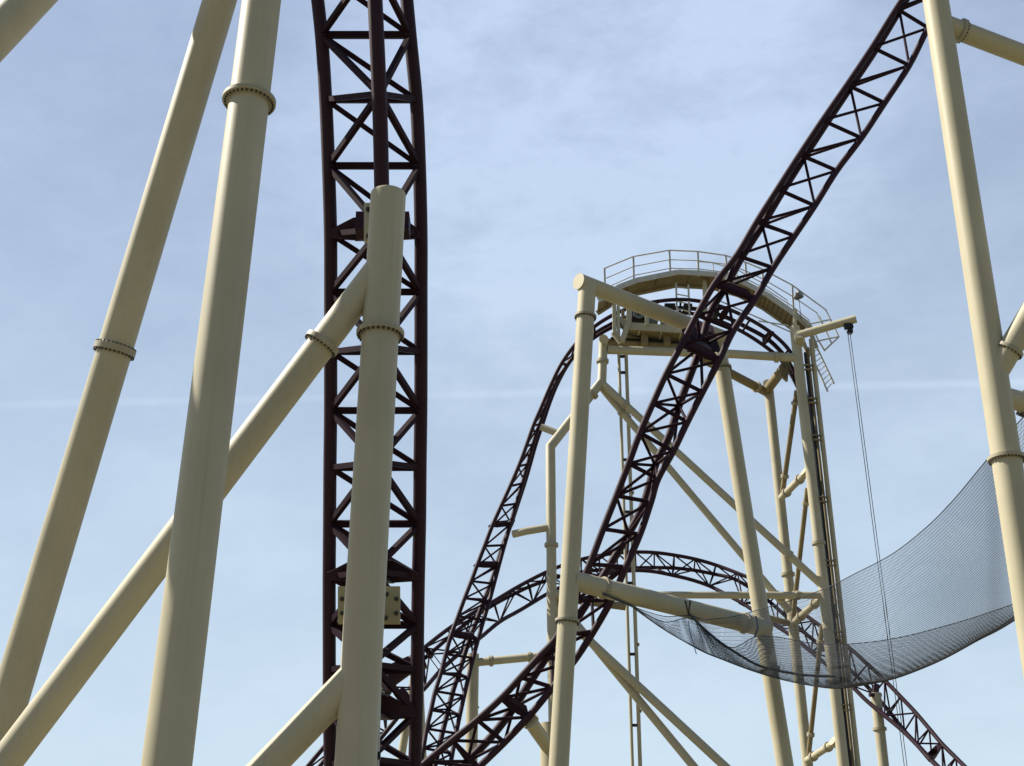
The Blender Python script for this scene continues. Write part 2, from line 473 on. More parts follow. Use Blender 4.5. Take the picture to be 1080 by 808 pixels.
# ------------------------------------------------------------------ portal frame that carries the diagonal track
Yl, Yr = 31.0, 34.3
a = P(619.5, 300, Yl); b_ = P(589.3, 808, Yl)
c = P(757, 360, Yr); e = P(828, 808, Yr)
gr = to_ground(a, b_); gr2 = to_ground(c, e)
t = thing('portal_frame', (gr + gr2) / 2, 'cream frame of two splayed legs and two crossbeams carrying the steep diagonal track', 'frame', GRP_COL)
r = rad(P(605, 560, Yl), 20)
tube_part('leg', t, [a + (a - b_).normalized() * .05, gr], r=r, n=44)
tube_part('leg', t, [c, gr2], r=rad(P(790, 562, Yr), 17), n=44)
for row in (334, 655): flange(t, on(a, b_, row), a - b_, r, 1.26, .032, 20, 40)
rr2 = rad(P(790, 562, Yr), 17)
for row in (388, 706): flange(t, on(c, e, row), c - e, rr2, 1.26, .032, 20, 40)
u0 = P(611, 297, Yl - .12); u1 = P(764, 357, Yr)
rbm = rad(u0, 17.5)
tube_part('crossbeam', t, [u0, u1 + (u1 - u0).normalized() * .1], r=rbm, n=40)
MB().lathe(u0 - (u1 - u0).normalized() * .012, u0 - u1, [(0.001, .0), (rbm * 1.02, .0), (rbm * 1.02, .02), (0.001, .02)], 40).build('end_cap', M_CREAM, t)
l0 = P(603, 612, Yl); l1 = P(809, 663, Yr)
rl = rad(P(650, 625, 31.7), 20.5)
tube_part('crossbeam', t, [l0, l1], r=rl, n=40)
ld = (l1 - l0).normalized()
for px, py, yy in ((634.5, 621.5, 31.55), (784, 656, 33.9)):
    pp = P(px, py, yy); pp = l0 + ld * (pp - l0).dot(ld)
    flange(t, pp, ld, rl, 1.17, .03, 20, 40)

q0 = P(733, 346, 32.9); q1 = P(741, 364, 32.55)
bb = MB().bar(q0, q1, .34, .42, V((0, 1, 0)))
for dx in (-.24, .24):
    bb.plate([P(728, 348, 32.95) + V((dx, 0, 0)), P(742, 343, 32.95) + V((dx, 0, 0)), P(751, 371, 32.3) + V((dx, 0, 0)), P(734, 371, 32.3) + V((dx, 0, 0))], .03)
bb.build('track_saddle', M_PURPLE, t)
# short column of the diagonal track, at its lower end
a = P(581, 763, 34.6); gr = to_ground(a, P(581, 900, 34.6)); gr = V((a.x, a.y, 0))
t = thing('stub_column', gr, 'stubby flat topped cream column with a slanting arm under the diagonal track\'s low end', 'column', GRP_COL)
r = rad(a, 23)
tube_part('shaft', t, [a, gr], r=r, n=36)
arm0 = P(559, 760.5, 33.4); arm1 = P(581, 792, 34.6)
tube_part('arm', t, [arm0, arm1], wpx=15, n=32)
MB().lathe(arm0, arm0 - arm1, [(.001, -.02), (rad(arm0, 19) , -.02), (rad(arm0, 19), .03), (.001, .03)], 32).build('flange', M_CREAM, t)

# ------------------------------------------------------------------ tracks
def member(b, p, q, r, n=8):
    b.tube([p, q], r, n, caps=False)
def track(name, label, stations, widths, brackets=(), sub=5, phase=0, plain=(), noties=(), lean=0, square=False, names=('rail', 'rail', 'spine')):
    """stations: list of (A, B, S) world points; A, B the running rails, S the spine chord"""
    base = stations[len(stations) // 2][0].copy()
    t = thing(name, base, label, 'track')
    ra, rs, rt, rd = widths
    for j, nm in enumerate(names):
        line = cr([s[j] for s in stations], sub)
        MB().tube(line, rs if nm == 'spine' else ra, 16).build(nm, M_PURPLE, t)
    m = len(stations)
    def member(b, p, q, r, n=8):
        if square: b.bar(p, q, r * 1.75, r * 1.75, V((0, -.5, 1)))
        else: b.tube([p, q], r, n, caps=False)
    for k in range(m):
        A, B, S = stations[k]
        if k not in noties:
            b = MB(); member(b, A, B, rt, 10); b.build('cross_tie', M_PURPLE2, t)
        if k < m - 1 and k not in plain:
            A2, B2, S2 = stations[k + 1]
            b = MB()
            if lean == 0: member(b, A, B2, rd)
            else: member(b, B, A2, rd)
            if (k + phase) % 2 == 0:
                member(b, S, A, rd); member(b, S, B, rd); member(b, S, A2, rd); member(b, S, B2, rd)
            else:
                member(b, S2, A, rd); member(b, S2, B, rd)
            b.build('lattice_bay', M_PURPLE2, t)
    for k in brackets:
        A, B, S = stations[k]
        d = ((stations[min(k + 1, m - 1)][0] - stations[max(k - 1, 0)][0])).normalized()
        b = MB()
        hw = ra * 1.2
        if d.z < 0: d = -d
        w_ = (B - A)
        off = ((S - (A + B) / 2) - w_ * (S - (A + B) / 2).dot(w_) / w_.length_squared)
        off = off.normalized() if off.length > .05 else w_.cross(d).normalized()
        for q in (0.02, .22):
            o = off * q
            b.plate([A + o - d * hw * .6, A + w_ * .28 + o - d * hw * .8, B - w_ * .28 + o - d * hw * .8, B + o - d * hw * .6, B + o + d * hw * .3, B - w_ * .28 + o + d * hw * 1.9, A + w_ * .28 + o + d * hw * 1.9, A + o + d * hw * .3], 0.03)
        for sgn in (-.75, 1.8):
            o = d * (sgn * hw)
            b.plate([A + w_ * .27 + o, B - w_ * .27 + o, S + w_ * .10 + o, S - w_ * .10 + o], 0.03)
        b.tube([S - d * hw * .9, S + d * hw * 1.9], rs * 1.15, 16)
        b.build('track_bracket', M_PURPLE, t)
    return t

# near vertical track
rows = [(-110, 323, 420, 389, 13.5), (-35, 331, 426, 393.5, 13.85), (37, 339, 432.5, 397, 14.1), (105, 343.5, 439, 400, 14.4), (175, 346.5, 442.3, 402, 14.7), (247, 348.6, 444, 403, 15.05),
        (308, 348.8, 444, 402, 15.4), (371, 348.7, 444, 400, 15.7), (433, 348.7, 443.8, 399, 16.05), (493, 348, 443, 397, 16.4),
        (552.5, 347.6, 442.5, 395, 16.75), (608, 347.2, 441.3, 393, 17.05), (659, 347.2, 440.5, 392, 17.3), (706, 347.3, 440, 391, 17.5),
        (752, 347.6, 439, 390, 17.7), (806, 348.5, 437.5, 390, 17.9), (860, 350, 436, 390, 18.1)]
st = []
for y, xl, xr, xs, Y in rows:
    st.append((P(xl, y, Y), P(xr, y, Y), P(xs, y - 6, Y - 0.95)))
track('near_track', 'upright dark aubergine lattice track behind the flat topped cream column', st, (0.088, 0.094, 0.052, 0.040), (5, 11, 14), phase=1, square=True)

nb = MB().bar(P(376, 238, 14.12), P(432, 238, 14.12), .26, .25, V((0, 0, 1)))
nb.build('bracket_box', M_PURPLE, bpy.data.objects['near_track'])
# diagonal track
rows2 = [((1000, -72), (1030, -54), (1001, -70), 30.2), ((973, -32), (1005, -13), (974.5, -30), 30.3), ((945.5, 9), (979, 29.5), (948.7, 11), 30.5), ((920, 50), (959, 69), (923.5, 52.5), 30.7),
         ((893.5, 89.5), (933, 108.6), (897, 92), 30.8), ((867.5, 127), (908.5, 145.5), (871.5, 130), 30.95), ((843.5, 163), (882.5, 180), (848, 166), 31.1),
         ((820, 199.5), (859.3, 217), (825, 202.5), 31.2), ((798, 234), (838, 248.7), (804, 237.5), 31.35), ((777, 269.5), (815.5, 282.5), (782, 272), 31.45),
         ((753.5, 300), (796, 316), (765, 303), 31.5), ((735, 332.5), (774, 348), (749, 330), 31.55), ((719, 363.5), (758, 381), (739, 366), 31.6),
         ((702.5, 394.5), (741, 413.5), (727.5, 397), 31.7), ((688.5, 425.5), (725, 445), (716, 428), 31.85), ((675, 456.5), (710, 476), (706, 459), 32.0),
         ((663, 489), (694, 505), (691, 491), 32.15), ((650, 523), (686.5, 529.5), (679, 531), 32.3), ((636, 558), (675, 563.5), (663, 563), 32.4),
         ((622, 595), (660, 598), (644.5, 594), 32.5), ((605, 634), (645, 632.5), (624, 628), 32.6), ((588, 671), (626, 666), (603, 660), 32.75),
         ((568.5, 693), (606, 696.5), (582, 685), 32.9), ((549, 714.5), (583, 725), (562.5, 714), 33.05), ((528.5, 736.5), (557, 756.5), (542, 746), 33.2),
         ((503.5, 759.5), (532, 783), (519, 776), 33.3), ((477, 781), (505, 809), (493, 803), 33.4), ((450, 803.5), (478, 835), (467, 829), 33.5), ((424, 827), (452, 860), (441, 854), 33.6)]
st = []
for A, B, S_, Y in rows2:
    st.append((P(*A, Y), P(*B, Y + .05), P(*S_, Y + 0.95)))
track('diagonal_track', 'dark aubergine lattice track sweeping diagonally from the upper right down to the bottom centre', st, (0.090, 0.108, 0.056, 0.042), (10, 12, 24), phase=0, lean=1)
# its joint with the portal crossbeam
# descending far track and the hump over the lift tower
rows3 = [((436, 838), (468, 844), (455, 826), 43.0), ((442, 812), (473, 818), (459, 806), 43.2), ((446.5, 789), (477, 795), (463.5, 786), 43.5), ((450, 768.6), (481, 773.5), (468, 767), 43.8), ((454.6, 749), (485, 754), (473, 748), 44.0),
         ((459, 729), (489.5, 734), (478, 728), 44.2), ((465, 710), (494, 714.5), (484, 710), 44.5), ((470, 690), (499, 694), (490, 690), 44.8), ((475.8, 670), (504.3, 674), (496.5, 671), 45.0), ((483, 650), (510, 654), (504, 651), 45.3), ((490, 631), (516, 634.5), (511, 632), 45.5), ((497, 613), (521, 615.7), (518, 614), 45.8), ((503, 596.7), (526, 597), (524, 596), 46.0),
         ((511, 576), (532, 575), (531, 574), 46.1), ((519, 555), (538.5, 552.9), (539, 552), 46.2), ((528.5, 533.6), (544.5, 531.3), (546, 531), 46.3), ((538, 512.8), (551, 509.8), (553, 509.5), 46.4), ((546.9, 492), (556.5, 489.5), (559, 489), 46.4),
         ((554.8, 471), (562, 468.5), (565, 468), 46.4), ((562.5, 449), (569, 447.5), (572, 447), 46.4), ((571.5, 428), (576, 427), (579, 426), 46.4), ((581, 406), (585, 406), (587.5, 405), 46.4), ((592.5, 383), (597.5, 386), (599, 384), 46.4), ((608, 362), (612, 369), (613, 366), 46.4), ((627, 344.5), (627.5, 355.6), (629, 351), 46.5),
         ((647, 332), (647.3, 344.5), (649, 340), 46.6), ((669, 323), (670, 336), (671, 331), 46.7), ((693, 318), (694, 331), (695, 327), 46.8), ((718, 316), (717, 330), (718, 325), 46.9), ((742, 318.5), (737, 332), (740, 327), 46.9), ((768, 326), (760, 339), (764, 334), 46.9), ((791, 337), (783, 350), (787, 345), 46.9), ((814, 351.5), (805, 364), (810, 358), 46.9),
         ((832, 369), (823, 379), (827, 375), 46.9), ((841, 388), (835, 396), (837, 392), 46.9), ((848.5, 410), (844, 416), (845, 412), 46.9), ((854, 440), (849, 442), (849, 440), 46.9), ((858.5, 475), (853, 475), (853, 475), 46.9), ((862.5, 510), (857, 510), (857, 510), 46.9), ((866.5, 548), (861, 548), (861, 548), 46.9),
         ((870.5, 585), (865, 585), (865, 585), 46.9), ((875, 622), (870, 622), (870, 622), 46.9), ((879.5, 660), (874, 660), (874, 660), 46.9), ((884, 700), (878, 700), (878, 700), 46.9), ((889, 740), (883, 740), (883, 740), 46.9), ((893.5, 780), (888, 780), (888, 780), 46.9), ((899, 825), (893, 825), (893, 825), 46.9)]
st = []
for i, (A, B, S_, Y) in enumerate(rows3):
    side = 0.55
    st.append((P(*A, Y), P(*B, Y + .5), P(*S_, Y + 0.9)))
track('hump_track', 'dark aubergine track humping over the lift tower\'s top and dropping steeply to its left', st, (0.078, 0.09, 0.046, 0.034), (8, 12, 14, 30, 32), phase=0, plain=range(24, 60), noties=range(36, 60))

ht = bpy.data.objects['hump_track']
for (x, y, w_, h_) in ((706, 324.5, .42, .14), (725, 325, .34, .16), (752, 330, .42, .22), (689, 325, .3, .16)):
    c_ = P(x, y, 47.2)
    MB().box(c_, V((w_ / 2, 0, 0)), V((0, .25, 0)), V((0, 0, h_ / 2))).box(c_ + V((0, -.05, -h_ * .7)), V((w_ * .3, 0, 0)), V((0, .15, 0)), V((0, 0, h_ * .2))).build('brake_unit', M_BLACK, ht)
# low arching track far behind
rows4 = [((318, 816), (326, 822), (350, 835), 50), ((345, 784), (352, 790), (384, 800), 50.5), ((372, 752), (380, 757), (407, 772), 51), ((400, 724), (408, 729), (430, 744), 51.5), ((424, 703), (431, 708), (448, 726), 52), ((447, 683.5), (453, 690), (465, 707), 53), ((472, 664), (476, 670), (486, 688), 54), ((497, 647.5), (499, 652), (506, 673), 55),
         ((520, 634.6), (522, 637), (527, 655.8), 56), ((540, 622.5), (543, 626), (546, 645), 57), ((556, 613.6), (559, 618.5), (562, 635.5), 57.5), ((575, 604), (576, 612.5), (578, 626), 58), ((594, 596), (594, 607.3), (596, 617.5), 58.5), ((613, 590), (613, 603.5), (615, 611), 59), ((632, 586), (632, 601.2), (633, 606.5), 59.5), ((651, 583.4), (651, 600), (652, 603.5), 60), ((670, 582.3), (670, 599), (671, 601.7), 60),
         ((690, 582.8), (690, 598.7), (690, 603), 60), ((711, 585.5), (711, 599.2), (709, 606.7), 60), ((733, 589.7), (732, 601.5), (729, 611.5), 60), ((755, 596), (753, 605.5), (748, 618), 60), ((778, 604.6), (774, 610.5), (766, 627), 59.5), ((800, 614), (794, 622), (784, 637), 59), ((820, 626.5), (812, 635), (801, 648.3), 58.5), ((840, 641.5), (830, 651), (820, 661), 58), ((858, 655), (848, 667), (838, 673), 57.5), ((877, 669), (866, 681.5), (856, 688), 57), ((896, 683.5), (884, 696), (876, 704.5), 56.5),
         ((915, 700.5), (904, 713.5), (897, 722.5), 56), ((933, 717.5), (922, 732), (915, 740), 55.5), ((950, 735), (939, 752), (933, 755), 55), ((966, 752), (954, 771), (950, 769), 54.5), ((980, 768.5), (969, 787), (965.5, 784), 54), ((993.5, 784.5), (983, 802), (980, 800), 53.5), ((1008, 799), (998, 817), (994.5, 814), 53), ((1022, 813), (1012, 832), (1009, 829), 52.5)]
st = []
for A, B, S_, Y in rows4:
    st.append((P(*A, Y + .3), P(*B, Y + .9), P(*S_, Y)))
track('arching_track', 'thin far aubergine track arching low behind the portal frame and down to the lower right', st, (0.088, 0.088, 0.038, 0.036), (3, 5, 22, 33), phase=0, names=('rail', 'rail', 'spine'))

# drive housing on the arching track, seen through the near track
pa = P(404, 722, 49.5); pb = P(443, 694, 49.8)
t = thing('brake_housing', (pa + pb) / 2, 'chunky aubergine tube with round cream end plate, low behind the upright track', 'machinery')
MB().tube([pa, pb], rad(pa, 17), 20).build('housing', M_PURPLE, t)
MB().bar(P(412, 706, 49.2), P(432, 697, 49.3), .45, .3).build('housing_box', M_PURPLE, t)
MB().bar(P(420, 728, 49.2), P(436, 750, 49.4), .4, .35).build('housing_box', M_PURPLE, t)
MB().bar(P(405, 712, 49.6), P(448, 697, 49.7), .5, .5).build('housing_box', M_PURPLE, t)
dpc = P(399, 733, 49.0)
ed = MB().tube([dpc, dpc + V((-.1, .08, 0))], rad(dpc, 21), 28).build('end_plate', M_CREAM, t)
for k in range(8):
    aa = k * math.pi / 4
    bolt_heads(ed, [dpc + V((math.cos(aa) * .25, -.02, math.sin(aa) * .25))], .045)

# supports seen behind the tracks
t = thing('arch_support', V((0, 0, 0)) + P(932, 808, 55.2) * 1, 'cream column with one flange carrying the far arching track at lower right', 'column', GRP_COL)
a = P(923.5, 731, 55.6); gr = to_ground(a, P(932, 808, 55.6)); r = rad(a, 11)
tube_part('shaft', t, [a, gr], r=r, n=24, m=M_CREAM2); collar(t, on(a, gr, 769), a - gr, r, 1.32, .06)
MB().bar(P(923, 736, 55.5), P(924, 723, 55.9), .22, .22, V((0, 1, 0))).bar(P(917, 733, 55.4), P(929, 733, 55.6), .14, .14).build('saddle', M_PURPLE, t)
a = P(437, 712, 52.5); gr = to_ground(a, P(421, 812, 52.5)); r = rad(a, 8.5)
t = thing('slanting_support', gr, 'slim cream column leaning left, seen between the upright track\'s rails at the bottom', 'column', GRP_COL)
tube_part('shaft', t, [a, gr], r=r, n=20)
a = P(441.5, 705, 51.5); gr = to_ground(a, P(446, 812, 51.5)); r = rad(a, 9)
t = thing('hidden_support', gr, 'cream column at the bottom, mostly hidden behind the upright track\'s right rail', 'column', GRP_COL)
tube_part('shaft', t, [a, gr], r=r, n=20)
a = P(499, 690, 46.5); gr = to_ground(a, P(497, 812, 46.5)); r = rad(a, 12.5)
t = thing('drop_support', gr, 'cream column behind the hump track\'s bottom end, a horizontal tube joining its top', 'column', GRP_COL)
tube_part('shaft', t, [a, gr], r=r, n=24, m=M_CREAM2)
s0 = P(499, 699, 46.5); s1 = P(582, 691, 46.2)
tube_part('tie_tube', t, [s0, s1], wpx=8.5, n=20, m=M_CREAM2)
for px in (518, 559): collar(t, s0 + (s1 - s0) * ((px - 499) / 83), s1 - s0, rad(s0, 8.5), 1.35, .06)
bolt_heads(t, [P(503.6, 746, 46.5)], .05, V((1, 0, 0)))

# ------------------------------------------------------------------ lift tower
YT = 46.0; YB = 49.0
t = tower = thing('lift_tower', V((8, 47, 0)), 'cream tubular lift tower under the curved catwalk, with crossing braces and tall guide post', 'tower')
# front left leg: vertical, then cranked out to the left, then down
J = [P(636.5, 358, YT), P(634.8, 402, YT), P(580.5, 471, YT), P(582, 640, YT)]
jg = V((J[3].x + .05, J[3].y, 0))
rj = rad(J[2], 10.2)
MB().tube([J[0], J[1], J[2], J[3], jg], [rj * .95, rj * .95, rj, rj, rj], 28).build('cranked_leg', M_CREAM2, t)
for c_, ax_, r_ in ((P(635.5, 381, YT), J[0] - J[1], rj * .95), (P(581.5, 575, YT), J[2] - J[3], rj), (P(624.5, 415.5, YT), J[1] - J[2], rj)):
    collar(t, c_, ax_, r_, 1.4, .06)
# front right leg
k0 = P(838, 345, YT); k1 = P(889.5, 808, YT); kg = to_ground(k0, k1)
rk = rad(P(862, 570, YT), 11.2)
tube_part('leg', t, [k0, kg], r=rk, n=32)
for row in (573,): collar(t, on(k0, k1, row), k0 - k1, rk, 1.28, .06)
tube_part('leg_head', t, [P(838.5, 327, YT), k0], r=rk * .45, n=16)
# rear leg
b0 = P(810.5, 408, YB); b1 = P(852, 808, YB); bg_ = to_ground(b0, b1); rb3 = rad(P(827, 570, YB), 10.6)
tube_part('leg', t, [b0, bg_], r=rb3, n=28, m=M_CREAM2)
collar(t, on(b0, b1, 606), b0 - b1, rb3, 1.34, .06)
# slender guide post right of the leg
g0 = P(855.5, 358, YT + .3); g1 = P(905, 808, YT + .3)
gg = to_ground(g0, g1); rg = rad(P(878, 570, YT), 5.6)
tube_part('guide_post', t, [g0, gg], r=rg, n=20)
h0 = P(851.5, 368, YT + .25); h1 = P(900, 808, YT + .25); hg = to_ground(h0, h1)
tube_part('guide_rail', t, [h0, hg], wpx=3.2, n=12, m=M_BROWN)
i0 = P(849, 372, YT + .1); i1 = P(896.8, 808, YT + .1); ig = to_ground(i0, i1)
MB().bar(i0, ig, .085, .12, V((0, 1, 0))).build('chain_guide', M_BLACK, t)
for row in (387, 422, 461, 526, 593, 668, 745):
    p_ = on(k0, k1, row + 1) + V((.16, -.12, 0)); q_ = on(g0, g1, row)
    bb = MB().bar(p_ + V((0, 0, .06)), q_ + V((0, 0, .06)), .14, .05).bar(p_ - V((-.03, 0, .12)), q_ - V((0, 0, .12)), .14, .05)
    bb.build('guide_bracket', M_BROWN, t)
# horizontal beams
def beam(pts, w, m=M_CREAM2, nm='beam', fl=(), n=24):
    o = tube_part(nm, t, pts, wpx=w, m=m, n=n)
    p = [pt(x) for x in pts]
    for f in fl:
        collar(t, p[0] + (p[-1] - p[0]) * f, p[-1] - p[0], rad(p[0], w), 1.3, .07)
    return o
beam([(641, 369, YT), (773.5, 373.5, YT + .1), (839, 377.5, YT)], 9.2, fl=(.9,))
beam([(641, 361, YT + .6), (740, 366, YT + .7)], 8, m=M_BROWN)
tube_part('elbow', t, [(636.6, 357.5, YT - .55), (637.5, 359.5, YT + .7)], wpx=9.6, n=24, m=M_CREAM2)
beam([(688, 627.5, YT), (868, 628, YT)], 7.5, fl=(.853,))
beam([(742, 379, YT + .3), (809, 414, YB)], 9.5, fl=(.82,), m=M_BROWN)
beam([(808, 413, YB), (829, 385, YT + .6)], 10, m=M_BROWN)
tube_part('elbow', t, [(809, 404, YB - .3), (811, 412, YB + .3)], wpx=9, n=20, m=M_CREAM2)
MB().bar(P(821, 395, YT + .5), P(829, 392, YT + .7), .34, .3).bar(P(826, 399, YT + .5), P(827, 388, YT + .6), .08, .5).build('joint_box', M_BROWN, t)
# crossing braces of the front face
n1_ = P(636, 405, YT)
for q_, w in (((866.5, 617), 7.6), ((833, 645), 7.2)):
    e_ = P(*q_, YT if w > 7.4 else YT + .35)
    s_ = n1_ if w > 7.4 else n1_ + V((0, .35, -.05))
    tube_part('cross_brace', t, [s_, e_], wpx=w, n=20)
    for f in (.11, .86 if w > 7.4 else .93): collar(t, s_ + (e_ - s_) * f, e_ - s_, rad(s_, w), 1.35, .06)
n2_ = P(583, 632, YT)
for q_, w, s_ in (((790, 832), 9.0, P(583, 640, YT)), ((774, 860), 8.6, P(583, 628, YT + .3))):
    e_ = P(*q_, YT if w > 8.8 else YT + .3)
    tube_part('cross_brace', t, [s_, e_], wpx=w, n=20)
tube_part('stub', t, [(583, 627, YT), (612, 629, YT)], wpx=10, n=20, m=M_CREAM2)
tube_part('stub', t, [(600, 632, YT + .3), (660, 640, YT + .3)], wpx=8, n=20, m=M_BROWN)
# stubs from the cranked leg to the descending track
tube_part('stub', t, [(571, 450.5, YT + .2), (592, 458.5, YT)], wpx=7.5, n=20, m=M_CREAM2)
tube_part('stub', t, [(541, 563.5, YT + .2), (556, 560, YT), (581, 556, YT)], wpx=8, n=20, m=M_CREAM2)
# side face: zigzag braces between the rear leg and the front right leg, with their elbows
for (p_, q_, w) in (((840.5, 412), (825, 522), 5.5), ((851.5, 515), (836.5, 650), 5.2), ((867, 660), (852.5, 800), 5.2)):
    a_ = P(*p_, YT + .4); b2 = P(*q_, YB - .4)
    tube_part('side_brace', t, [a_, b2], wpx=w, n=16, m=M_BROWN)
    for f in (.82, .12): collar(t, a_ + (b2 - a_) * f, b2 - a_, rad(a_, w), 1.55, .06)
for (p_, q_) in (((824, 525), (850, 499)), ((839, 655), (866, 631)), ((851.5, 802), (881, 783))):
    a_ = P(*p_, YB - .5); b2 = P(*q_, YT + .2)
    tube_part('side_tie', t, [a_, b2], wpx=7.2, n=18, m=M_CREAM2)
    for f in (.22, .75): collar(t, a_ + (b2 - a_) * f, b2 - a_, rad(a_, 7.2), 1.4, .06)
    MB().tube([b2 + V((-.1, -.05, .05)), b2 + V((.15, .05, -.1))], .17, 16).build('elbow', M_CREAM2, t)
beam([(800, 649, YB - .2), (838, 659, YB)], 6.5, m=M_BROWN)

# twin guide poles hanging under the tower head
p0 = P(652.6, 372, 46.8); p1 = P(667.0, 808, 46.8); q0 = P(660.2, 372, 46.8); q1 = P(675.2, 808, 46.8)
pg, qg = to_ground(p0, p1), to_ground(q0, q1)
t = thing('guide_mast', (pg + qg) / 2, 'pair of slim parallel cream poles between the portal frame\'s legs, tied by small spacers', 'mast')
tube_part('pole', t, [p0, pg], wpx=3.2, n=14, m=M_CREAM2); tube_part('pole', t, [q0, qg], wpx=3.8, n=14, m=M_CREAM2)
for row in (376, 393, 430, 485, 540, 615, 690, 765):
    MB().bar(on(p0, p1, row), on(q0, q1, row), .1, .09).build('spacer', M_BLACK, t)
for row in (360, 440, 520, 680, 750):
    MB().box(on(q0, q1, row) + V((.08, -.02, 0)), V((.035, 0, 0)), V((0, .05, 0)), V((0, 0, .05))).build('pole_clip', M_BROWN, t)

# ------------------------------------------------------------------ catwalk over the tower head
YC = 46.6
edge = [(631, 316.5), (653.4, 302.3), (671, 295.6), (714.7, 286.8), (740, 288), (757, 289.5), (783, 297), (809, 310.5), (837, 330), (851, 341)]
NE = [P(x, y, YC) for x, y in edge]
t = thing('catwalk', NE[4], 'narrow cream catwalk curving over the top of the lift tower with a thin railing', 'catwalk')
WD = V((0, .92, 0))
for i in range(len(NE) - 1):
    a_, b2 = NE[i], NE[i + 1]
    bb = MB()
    th = V((0, 0, .10))
    i0_ = len(bb.v)
    bb.v += [a_, b2, b2 + WD, a_ + WD, a_ - th, b2 - th, b2 + WD - th, a_ + WD - th]
    for q_ in ((0, 1, 2, 3), (7, 6, 5, 4), (0, 4, 5, 1), (2, 6, 7, 3), (1, 5, 6, 2), (0, 3, 7, 4)):
        bb.f.append(q_); bb.s.append(False)
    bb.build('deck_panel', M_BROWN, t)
    MB().bar(a_ + V((0, -.025, -.02)), b2 + V((0, -.025, -.02)), .04, .22).build('edge_board', M_STEEL, t)
    MB().bar(a_ + WD + V((0, .03, -.10)), b2 + WD + V((0, .03, -.10)), .04, .22).build('edge_board', M_CREAM2, t)
    # ribs (stair treads on the right) under the deck
    nr = 6 if i >= 6 else 1
    for k in range(nr):
        c_ = a_ + (b2 - a_) * ((k + .5) / nr) - V((0, 0, .155))
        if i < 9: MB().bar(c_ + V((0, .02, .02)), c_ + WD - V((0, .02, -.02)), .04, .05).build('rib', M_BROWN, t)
# railing
post_px = [((637.6, 283), (638.2, 311)), ((668, 270.6), (668.6, 297)), ((706, 264), (707, 289)), ((736, 265.3), (736.6, 289.5)), ((765.5, 269.5), (767, 293)), ((786, 276.5), (788, 300)), ((804, 284), (806, 310)), ((835.5, 300.7), (837, 331))]
posts = [(P(*a_, YC), P(*b2, YC)) for a_, b2 in post_px]
for a_, b2 in posts: MB().bar(a_, b2 - V((0, 0, .08)), .075, .06, V((0, 1, 0))).build('guard_post', M_STEEL, t)
end_r = [P(870.7, 326.7, YC), P(876, 337, YC)]
for f, nm in ((0.0, 'handrail'), (.40, 'mid_rail'), (.76, 'knee_rail')):
    line = [a_ + (b2 - a_) * f for a_, b2 in posts]
    if f == 0: line += end_r
    elif f == .4: line += [P(861.5, 330, YC), P(865, 339, YC)]
    else: line += [P(853, 337.5, YC), P(855.5, 343, YC)]
    MB().tube(line, .030 if f == 0 else .022, 8).build(nm, M_STEEL, t)
# far side handrail glimpsed through the deck
line = [NE[i] + WD + V((0, 0, 1.05)) for i in range(4, 9)]
MB().tube(line, .022, 8).build('handrail', M_STEEL, t)
for p_ in line: MB().tube([p_, p_ - V((0, 0, 1.0))], .022, 6).build('guard_post', M_STEEL, t)
MB().tube([P(756, 316, YC + .4), P(838, 352, YC)], .028, 8).build('stay', M_STEEL, t)
MB().tube([P(800, 338.5, YC + .2), P(832, 343.5, YC)], .028, 8).build('stay', M_STEEL, t)
MB().bar(P(743, 296, YC + .4), P(744, 330, YC + .4), .16, .14, V((0, 1, 0))).build('deck_post', M_CREAM2, t)
# guard cage at the ladder head, right end
cage = [[(852, 342.3), (876, 337)], [(860, 360.3), (884.7, 355)], [(884.7, 355.5), (869.6, 369.6), (863.5, 359.5)], [(864, 333.5), (877, 362)], [(876, 337), (884.8, 355.5)], [(855.5, 343), (864, 361)], [(846, 336), (853, 343.5)]]
for c_ in cage:
    MB().tube([P(x, y, YC - .1) for x, y in c_], .032, 8).build('cage_bar', M_STEEL, t)
MB().bar(P(838, 331, YC), P(852, 343, YC), .12, .18).build('cage_stringer', M_CREAM2, t)
MB().bar(P(852, 343, YC), P(861, 367, YC), .14, .14).build('cage_stringer', M_CREAM2, t)
MB().bar(P(846, 358, YC + .3), P(853, 376, YC + .3), .14, .14).build('cage_stringer', M_CREAM2, t)

# access ladders
def ladder(label, l0_, l1_, r0_, r1_, n, YA, YB_, w=.05):
    t = thing('access_ladder', P(*l1_, YA), label, 'ladder', 'ladders on the lift tower')
    a_, b2, c_, d_ = P(*l0_, YA), P(*l1_, YA), P(*r0_, YB_), P(*r1_, YB_)
    MB().bar(a_, b2, w, w, V((0, 1, 0))).build('stile', M_STEEL, t); MB().bar(c_, d_, w, w, V((0, 1, 0))).build('stile', M_STEEL, t)
    for k in range(n):
        f = (k + .5) / n
        MB().tube([a_ + (b2 - a_) * f, c_ + (d_ - c_) * f], w * .36, 8).build('rung', M_STEEL, t)
    return t
ladder('ladder hanging free below the guard cage at the right end of the catwalk', (852, 366), (873, 413), (859.5, 362), (879.7, 405), 10, 46.5, 46.9, .055)
ladder('upright ladder under the middle of the catwalk, above the long crossbeam', (713, 299), (714, 329), (726, 300.5), (727.2, 333), 4, 46.9, 46.9, .07)

